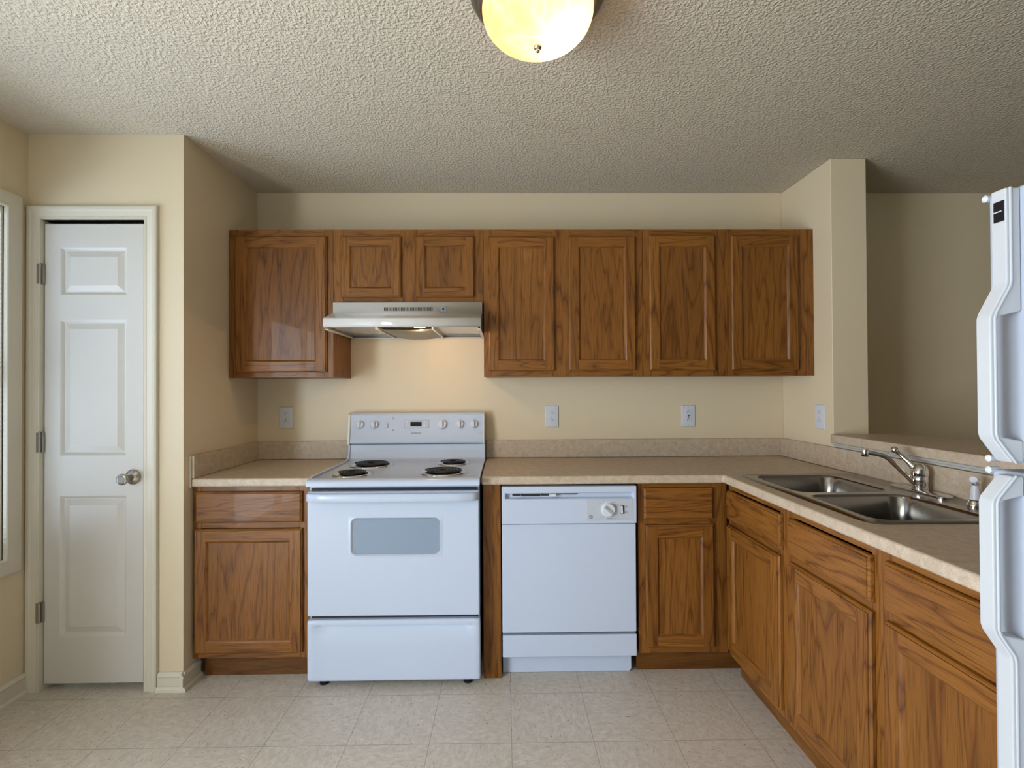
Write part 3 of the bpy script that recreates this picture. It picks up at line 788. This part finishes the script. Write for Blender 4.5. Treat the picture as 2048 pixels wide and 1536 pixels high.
for x, y, r in ((.717, -.262, .098), (1.138, -.215, .075), (.700, -.545, .075), (1.122, -.507, .098)):
    b = B(); lathe(b, [(r+.014, .0002), (r+.013, .004), (r+.007, .006), (r+.002, .0045), (r-.006, .002), (r*.7, .0012), (.02, .001)], (x, y, .913), seg=48, cap0=False)
    pan = part('burner_pan', b, CHROME, rg, L0, ang=60)
    b = B(); pth = []; turns = 4.6 if r > .08 else 3.6; N_ = int(turns*36)
    for k in range(N_+1):
        a = 2*math.pi*turns*k/N_; rr = .018+(r-.010-.018)*k/N_; pth.append((x+rr*math.cos(a-.8), y+rr*math.sin(a-.8), .9235))
    tube(b, pth, .0062, seg=8, squash=.75)
    for q in range(3):
        a = 2*math.pi*q/3+.5; tube(b, [(x, y, .9165), (x+(r-.004)*math.cos(a), y+(r-.004)*math.sin(a), .9165)], .002, seg=6)
    obj('heating_coil', b, COIL, pan, ang=60)

# ------------------------------------------------------------------ dishwasher
dw = thing('dishwasher', 'white built-in dishwasher between the filler panel and corner cabinet', 'dishwasher', (1.70, -.35, 0)); L0 = dw.location
A0, A1 = 1.3985, 2.0055; DF = -.632
b = B(); box(b, A0+.006, A1-.008, -.60, -.03, .10, .868); part('tub_body', b, DARK, dw, L0, smooth=False)
b = B(); box(b, A0, A1, DF, -.602, .208, .696); part('door_panel', b, WHITE, dw, L0, bevel=.004, seg=3)
# control panel with long recessed grip slot
b = B(); SL = (1.414, 1.992, .812, .838)
gridslab(b, [A0-.001, SL[0], SL[1], A1+.001], [.700, SL[2], SL[3], .868], lambda u, v: not inn(SL, u, v), DF-.012, -.602, XZ)
cpn = part('control_panel', b, WHITE, dw, L0, bevel=.0035, seg=3)
b = B(); rings(b, SL, [(0, DF-.010), (.001, DF-.010), (.004, DF+.010), (.0045, DF+.011)], XZ); obj('grip_recess', b, WHITE, cpn)
b = B()
box(b, 1.446, 1.483, DF+.004, DF+.0105, .824, .836); box(b, 1.486, 1.572, DF+.004, DF+.0105, .822, .836); box(b, 1.575, 1.612, DF+.004, DF+.0105, .824, .836); box(b, 1.645, 1.740, DF+.004, DF+.0105, .829, .836)
obj('vent_slot', b, DARK, cpn, smooth=False)
b = B(); box(b, 1.613, 1.644, DF-.014, DF+.0105, .822, .8345); obj('door_latch', b, WHITE2, cpn, bevel=.004)
b = B(); box(b, 1.780, 1.990, DF-.0135, DF-.0122, .714, .810); ip = obj('control_plate', b, GREYP, cpn, bevel=.001)
dy = DF-.0135
b = B(); lathe(b, [(.034, .0005), (.034, .002), (.0305, .003), (.029, .013), (.026, .016)], (1.878, dy, .763), (0, -1, 0), seg=36); kk = part('cycle_dial', b, WHITE2, dw, L0)
b = B(); d = Vector((-.72, 0, .69)); s2 = Vector((d.z, 0, -d.x)); p = Vector((1.878, dy-.0155, .763)); v8 = []
for (t_, s_, h_) in ((-1, -.008, 0), (1, -.008, 0), (1, .008, 0), (-1, .008, 0), (-.9, -.004, .009), (.9, -.004, .009), (.9, .004, .009), (-.9, .004, .009)): v8.append(b.verts.new(p+d*.026*t_+s2*s_+Vector((0, -h_, 0))))
for q in ((0, 1, 2, 3), (4, 5, 6, 7), (0, 1, 5, 4), (1, 2, 6, 5), (2, 3, 7, 6), (3, 0, 4, 7)): b.faces.new([v8[i] for i in q])
obj('dial_grip', b, CHROME, kk, bevel=.001)
b = B(); box(b, 1.931, 1.949, dy-.003, dy-.0003, .744, .782); rk = part('dry_switch', b, SLOT, dw, L0, bevel=.001)
b = B(); prism(b, [(dy-.0032, .746), (dy-.012, .748), (dy-.004, .780), (dy-.0032, .780)], 1.932, 1.942, lambda u, v, w_: (w_, u, v)); obj('rocker', b, WHITE2, rk, bevel=.001)
dashes('panel_marking', [(1.833, 1.847, .790), (1.830, 1.836, .783), (1.893, 1.914, .797), (1.900, 1.925, .785), (1.908, 1.922, .777), (1.840, 1.851, .730), (1.872, 1.893, .7235), (1.872, 1.915, .7215), (1.952, 1.965, .777), (1.952, 1.965, .773), (1.953, 1.966, .752), (1.953, 1.966, .748)], dy-.0004, GREYM, dw, L0, .0022)
b = B(); lathe(b, [(.0085, .0002), (.0085, .0012), (.0078, .0012)], (1.7985, dy, .731), (0, -1, 0), seg=28)
em = part('round_emblem', b, GREYM, dw, L0)
text('monogram', 'GE', .0085, (1.7985-L0.x*0, dy-.0016, .731), RF_, WHITE2, em, (0, 0, 0), .8)
b = B(); box(b, A0+.001, A1+.0005, DF-.001, -.602, .099, .197); part('access_panel', b, WHITE, dw, L0, bevel=.003)
b = B(); prism(b, [(A0+.001, .001), (A0+.001, .0965), (A1-.012, .0965), (A1-.012, .012), (A1-.020, .001)], -.575, -.569, XZ); part('toe_panel', b, WHITE, dw, L0, bevel=.001)
for x in (A0+.010, A1-.022):
    b = B(); lathe(b, [(.0035, 0), (.0035, .002)], (x, -.5752, .088), (0, -1, 0), seg=12); part('toe_screw', b, DARK, dw, L0)

# ------------------------------------------------------------------ range hood
hd_ = thing('range_hood', 'white range hood mounted below the short two-door wall cabinet', 'range hood', (.92, -.02, 1.605)); L0 = hd_.location
H0, H1 = .5425, 1.3005
b = B()
# outer shell: top, front band, slope, rolled lip, sides, hollow below
pf = [(-.001, 1.606), (-.001, 1.7515), (-.335, 1.7515), (-.335, 1.699), (-.470, 1.656), (-.4765, 1.652), (-.4795, 1.645), (-.4795, 1.622), (-.476, 1.614), (-.468, 1.611), (-.462, 1.613), (-.462, 1.640)]
n = len(pf)
lf = [b.verts.new((H0, y, z)) for y, z in pf]; rr_ = [b.verts.new((H1, y, z)) for y, z in pf]
for i in range(n-1): b.faces.new((lf[i], lf[i+1], rr_[i+1], rr_[i]))
sh = part('shell', b, HOODW, hd_, L0, ang=30)
sm = sh.modifiers.new('solid', 'SOLIDIFY'); sm.thickness = .0012; sm.offset = 0
for xa in (H0, H1-.003):
    b = B(); prism(b, [(-.001, 1.598), (-.001, 1.75), (-.334, 1.75), (-.334, 1.6985), (-.469, 1.655), (-.478, 1.645), (-.478, 1.618), (-.468, 1.6115), (-.43, 1.598)], xa, xa+.003, lambda u, v, w_: (w_, u, v))
    part('side_wall', b, HOODW, hd_, L0, bevel=.001)
    xb = xa+.003 if xa == H0 else xa-.014
    b = B(); box(b, xb+(.0 if xa == H0 else 0), xb+.014, -.458, -.002, 1.599, 1.602); part('bottom_flange', b, TAN, hd_, L0)
b = B(); box(b, H0+.018, H1-.018, -.014, -.001, 1.598, 1.606); part('back_flange', b, TAN, hd_, L0, bevel=.001)
for xa, xb in ((H0+.018, .785), (1.068, H1-.018)):
    b = B(); box(b, xa, xb, -.460, -.016, 1.616, 1.620); part('underside_panel', b, HOODW, hd_, L0, smooth=False)
b = B(); LX = (.795, 1.058)
gg = []
for i in range(13):
    u = LX[0]+(LX[1]-LX[0])*i/12; row = []
    for j in range(9):
        v = -.425+(.409)*j/8; s = (2*i/12-1); bul = .014*(1-s*s)*min(1, (j+1)/3)
        row.append(b.verts.new((u, v, 1.606-bul)))
    gg.append(row)
for i in range(12):
    for j in range(8): b.faces.new((gg[i][j], gg[i+1][j], gg[i+1][j+1], gg[i][j+1]))
part('light_lens', b, LENS, hd_, L0, ang=60)
for xa in (.786, 1.060):
    b = B(); box(b, xa, xa+.008, -.455, -.016, 1.601, 1.616); part('filter_divider', b, TAN, hd_, L0)
b = B(); pts = [(LX[0]+(LX[1]-LX[0])*i/12, 1.603-.014*(1-(2*i/12-1)**2)) for i in range(13)]
prism(b, pts+[(LX[1], 1.608), (LX[0], 1.608)], -.0155, -.0146, XZ); part('lens_end_lip', b, TAN, hd_, L0, smooth=False)
b = B(); lathe(b, [(.004, -.028), (.011, -.026), (.012, 0), (.011, .026), (.004, .028)], (1.000, -.442, 1.620), (1, 0, 0), seg=20); part('light_bulb', b, BULB, hd_, L0)
b = B()
for k in range(32):
    x = .803+k*(1.046-.803)/31; box(b, x-.0021, x+.0021, -.3366, -.3345, 1.709, 1.7275)
part('vent_slots', b, SLOT, hd_, L0, smooth=False)
b = B(); box(b, 1.088, 1.117, -.3385, -.3356, 1.704, 1.7325); ss = part('fan_switch', b, GREYM, hd_, L0, bevel=.001)
b = B(); box(b, 1.099, 1.106, -.3425, -.3387, 1.712, 1.724); obj('switch_lever', b, BLACK, ss, bevel=.001)
hl = bpy.data.lights.new('hood_lamp', 'POINT'); hl.energy = 2.4; hl.color = (1, .62, .30); hl.shadow_soft_size = .010
ho = bpy.data.objects.new('hood_lamp', hl); COL.objects.link(ho); ho.location = (1.000, -.415, 1.594)


# ------------------------------------------------------------------ refrigerator
rf = thing('refrigerator', 'white top-freezer refrigerator cut off by the right edge of the photo', 'refrigerator', (2.68, -2.37, 0)); L0 = rf.location
FY1, FY0 = -2.012, -2.745
b = B(); box(b, 2.384, 2.975, FY0, FY1-.003, .03, 1.652); part('cabinet_body', b, FRIDGEM, rf, L0, bevel=.004)
b = B(); box(b, 2.3715, 2.3835, FY0+.01, FY1-.012, .06, 1.645); part('door_gasket', b, GREYM, rf, L0, smooth=False)
for nm, z0, z1 in (('freezer_door', 1.1735, 1.660), ('fresh_food_door', .12, 1.1585)):
    b = B(); box(b, 2.310, 2.371, FY0, FY1, z0, z1); d_ = part(nm, b, FRIDGEM, rf, L0, bevel=.010, seg=4)
    HY1, HY0 = -2.046, -2.074
    if nm == 'freezer_door':
        fr = [(2.284, 1.655), (2.284, 1.492), (2.282, 1.483), (2.257, 1.438), (2.254, 1.428), (2.254, 1.228), (2.257, 1.218), (2.288, 1.1775)]
        pg = fr+[(2.3098, 1.1775), (2.3098, 1.215), (2.273, 1.222), (2.268, 1.230), (2.268, 1.425), (2.273, 1.432), (2.3098, 1.440), (2.3098, 1.655)]
    else:
        fr = [(2.288, 1.1545), (2.257, 1.117), (2.254, 1.108), (2.254, .892), (2.257, .882), (2.282, .845), (2.284, .836), (2.284, .135)]
        pg = fr+[(2.3098, .135), (2.3098, .872), (2.273, .880), (2.268, .888), (2.268, 1.105), (2.273, 1.112), (2.3098, 1.120), (2.3098, 1.1545)]
    b = B(); prism(b, pg, HY0, HY1, lambda u, v, w_: (u, w_, v)); hh = obj('door_handle', b, FRH, d_, bevel=.003, seg=3)
    b = B(); off = [(x+.0075, z) for x, z in fr]; tube(b, [(x, HY0-.0003, z) for x, z in off], .0022, seg=8)
    obj('handle_bead', b, FRH, d_, ang=60)
    for z in ((1.6585, 1.1765) if nm == 'freezer_door' else (1.1555,)):
        b = B(); lathe(b, [(.003, -.012), (.0065, -.009), (.0065, .009), (.003, .012)], (2.319, FY1+.004, z), (1, 0, 0), seg=16); obj('door_end_cap', b, WHITE2, d_)
    if nm == 'freezer_door':
        b = B(); box(b, 2.2825, 2.2838, -2.0715, -2.0525, 1.598, 1.634); bd = obj('badge', b, BLACK, d_, bevel=.001)
        b = B(); box(b, 2.2818, 2.2826, -2.068, -2.0535, 1.6150, 1.6168); obj('badge_line', b, GREYP, d_, smooth=False)
    else:
        b = B(); M = lambda u, v, w_: (2.284-w_, u, v); rings(b, (-2.069, -2.052, .608, .634), [(0, 0), (.001, .001), (.002, .0002)], M); obj('cover_square', b, WHITE2, d_, smooth=False)
b = B(); box(b, 2.34, 2.372, FY0+.01, FY1-.01, .0305, .11); part('kick_grille', b, GREYP, rf, L0)
for y in (FY0+.06, FY1-.06):
    for x in (2.45, 2.92):
        b = B(); lathe(b, [(.02, .0005), (.02, .029)], (x, y, 0), seg=16); part('roller_foot', b, DARK, rf, L0)

# ------------------------------------------------------------------ ceiling light
LXc, LYc = 1.513, -1.502
lt = thing('ceiling_light', 'flush ceiling light with a lit alabaster glass bowl and bronze rim', 'ceiling light', (LXc, LYc, H)); L0 = lt.location
b = B(); lathe(b, [(.190, -.0005), (.193, -.006), (.192, -.014), (.186, -.020), (.183, -.030), (.178, -.036), (.170, -.042), (.168, -.050), (.163, -.054), (.158, -.054), (.157, -.040), (.10, -.036)], (LXc, LYc, H), seg=72)
part('rim', b, BRONZE, lt, L0, ang=30)
b = B(); prf = [(.157, -.050), (.1575, -.060)]
for k in range(1, 15):
    a = k/14*math.pi/2; prf.append((.1575*math.cos(a)**.9 if k < 14 else .001, -.060-.098*math.sin(a)))
lathe(b, prf, (LXc, LYc, H), seg=72, cap0=False, cap1=False); part('glass_bowl', b, ALAB, lt, L0, ang=80)
b = B(); lathe(b, [(.011, -.157), (.0125, -.160), (.010, -.165), (.006, -.168), (.007, -.171), (.004, -.175), (.001, -.176)], (LXc, LYc, H), seg=28); part('finial', b, NICKEL, lt, L0, ang=60)
for dx, dy_ in ((.070, -.035), (.058, .042)):
    b = B(); lathe(b, [(.010, -.040), (.012, -.055), (.024, -.072), (.026, -.085), (.020, -.100), (.004, -.108)], (LXc+dx, LYc+dy_, H), seg=24); part('light_bulb', b, BULB, lt, L0, ang=60)
    pl = bpy.data.lights.new('ceiling_lamp', 'POINT'); pl.energy = 11.0; pl.color = (1.0, .77, .47); pl.shadow_soft_size = .02
    po = bpy.data.objects.new('ceiling_lamp', pl); COL.objects.link(po); po.location = (LXc+dx, LYc+dy_, H-.125)


# ------------------------------------------------------------------ wall outlets
def outlet(label, loc, rz, kind='duplex'):
    root = thing('wall_outlet', label, 'outlet', loc, rz)
    bb = B(); M = lambda u, v, w_: (u, -w_, v)
    w2, h2 = .039, .0625
    rings(bb, (-w2, w2, -h2, h2), [(0, .0004), (.0005, .0035), (.003, .0058), (.004, .006)], M)
    obj('cover_plate', bb, WHITE2, root)
    if kind == 'duplex':
        for zc in (.0205, -.0205):
            bb = B(); pts = [(x, z+zc) for x, z in rrect(-.0165, .0165, -.0145, .0145, .0125)]
            loft(bb, [(pts, -.0061), (pts, -.0078)], XZ, cap0=True); r_ = obj('receptacle', bb, WHITE2, root)
            bb = B(); box(bb, -.0078, -.0056, -.0084, -.0079, zc-.006, zc+.004); box(bb, .0050, .0070, -.0084, -.0079, zc-.005, zc+.003); lathe(bb, [(.0024, 0), (.0024, .0005)], (0, -.0079, zc+.0085), (0, -1, 0), seg=10)
            obj('socket_slots', bb, SLOT, r_, smooth=False)
        bb = B(); lathe(bb, [(.003, 0), (.003, .0008)], (0, -.0061, 0), (0, -1, 0), seg=12); obj('screw', bb, GREYP, root)
    else:
        bb = B(); box(bb, -.0165, .0165, -.0085, -.0062, -.0335, .0335); r_ = obj('receptacle', bb, WHITE2, root, bevel=.001)
        bb = B(); box(bb, -.0055, .0055, -.0100, -.0087, .0015, .0075); obj('test_button', bb, BLACK, r_)
        bb = B(); box(bb, -.0055, .0055, -.0100, -.0087, -.0075, -.0020); obj('reset_button', bb, BLACK, r_)
        for zc in (.021, -.021):
            bb = B(); box(bb, -.0078, -.0056, -.0090, -.0087, zc-.005, zc+.004); box(bb, .0050, .0070, -.0090, -.0087, zc-.004, zc+.003); lathe(bb, [(.0024, 0), (.0024, .0004)], (0, -.0087, zc+.0085), (0, -1, 0), seg=10)
            obj('socket_slots', bb, SLOT, r_, smooth=False)
        for zc in (.050, -.050):
            bb = B(); lathe(bb, [(.003, 0), (.003, .0008)], (0, -.0061, zc), (0, -1, 0), seg=12); obj('screw', bb, GREYP, root)
    return root


outlet('white duplex outlet on the back wall left of the range', (.164, -.0003, 1.150), 0)
outlet('white duplex outlet on the back wall above the dishwasher', (1.685, -.0003, 1.149), 0)
outlet('white outlet with two black test buttons on the back wall near the corner', (2.475, -.0003, 1.146), 0, 'gfci')
outlet('white duplex outlet on the side wall of the pillar near the bar', (W-.0003, -.351, 1.158), R90)

# repeated things share a group
for o in list(sc.objects):
    if o.parent is None and o.get('label'):
        n = o.name.split('.')[0]
        if n == 'oak_cabinet': o['group'] = 'oak wall cabinets on the back wall' if 'wall cabinet' in o['label'] else 'oak base cabinets under the countertops'
        if n == 'wall_outlet': o['group'] = 'white outlets above the countertops'
        if n == 'countertop': o['group'] = 'beige laminate countertops'
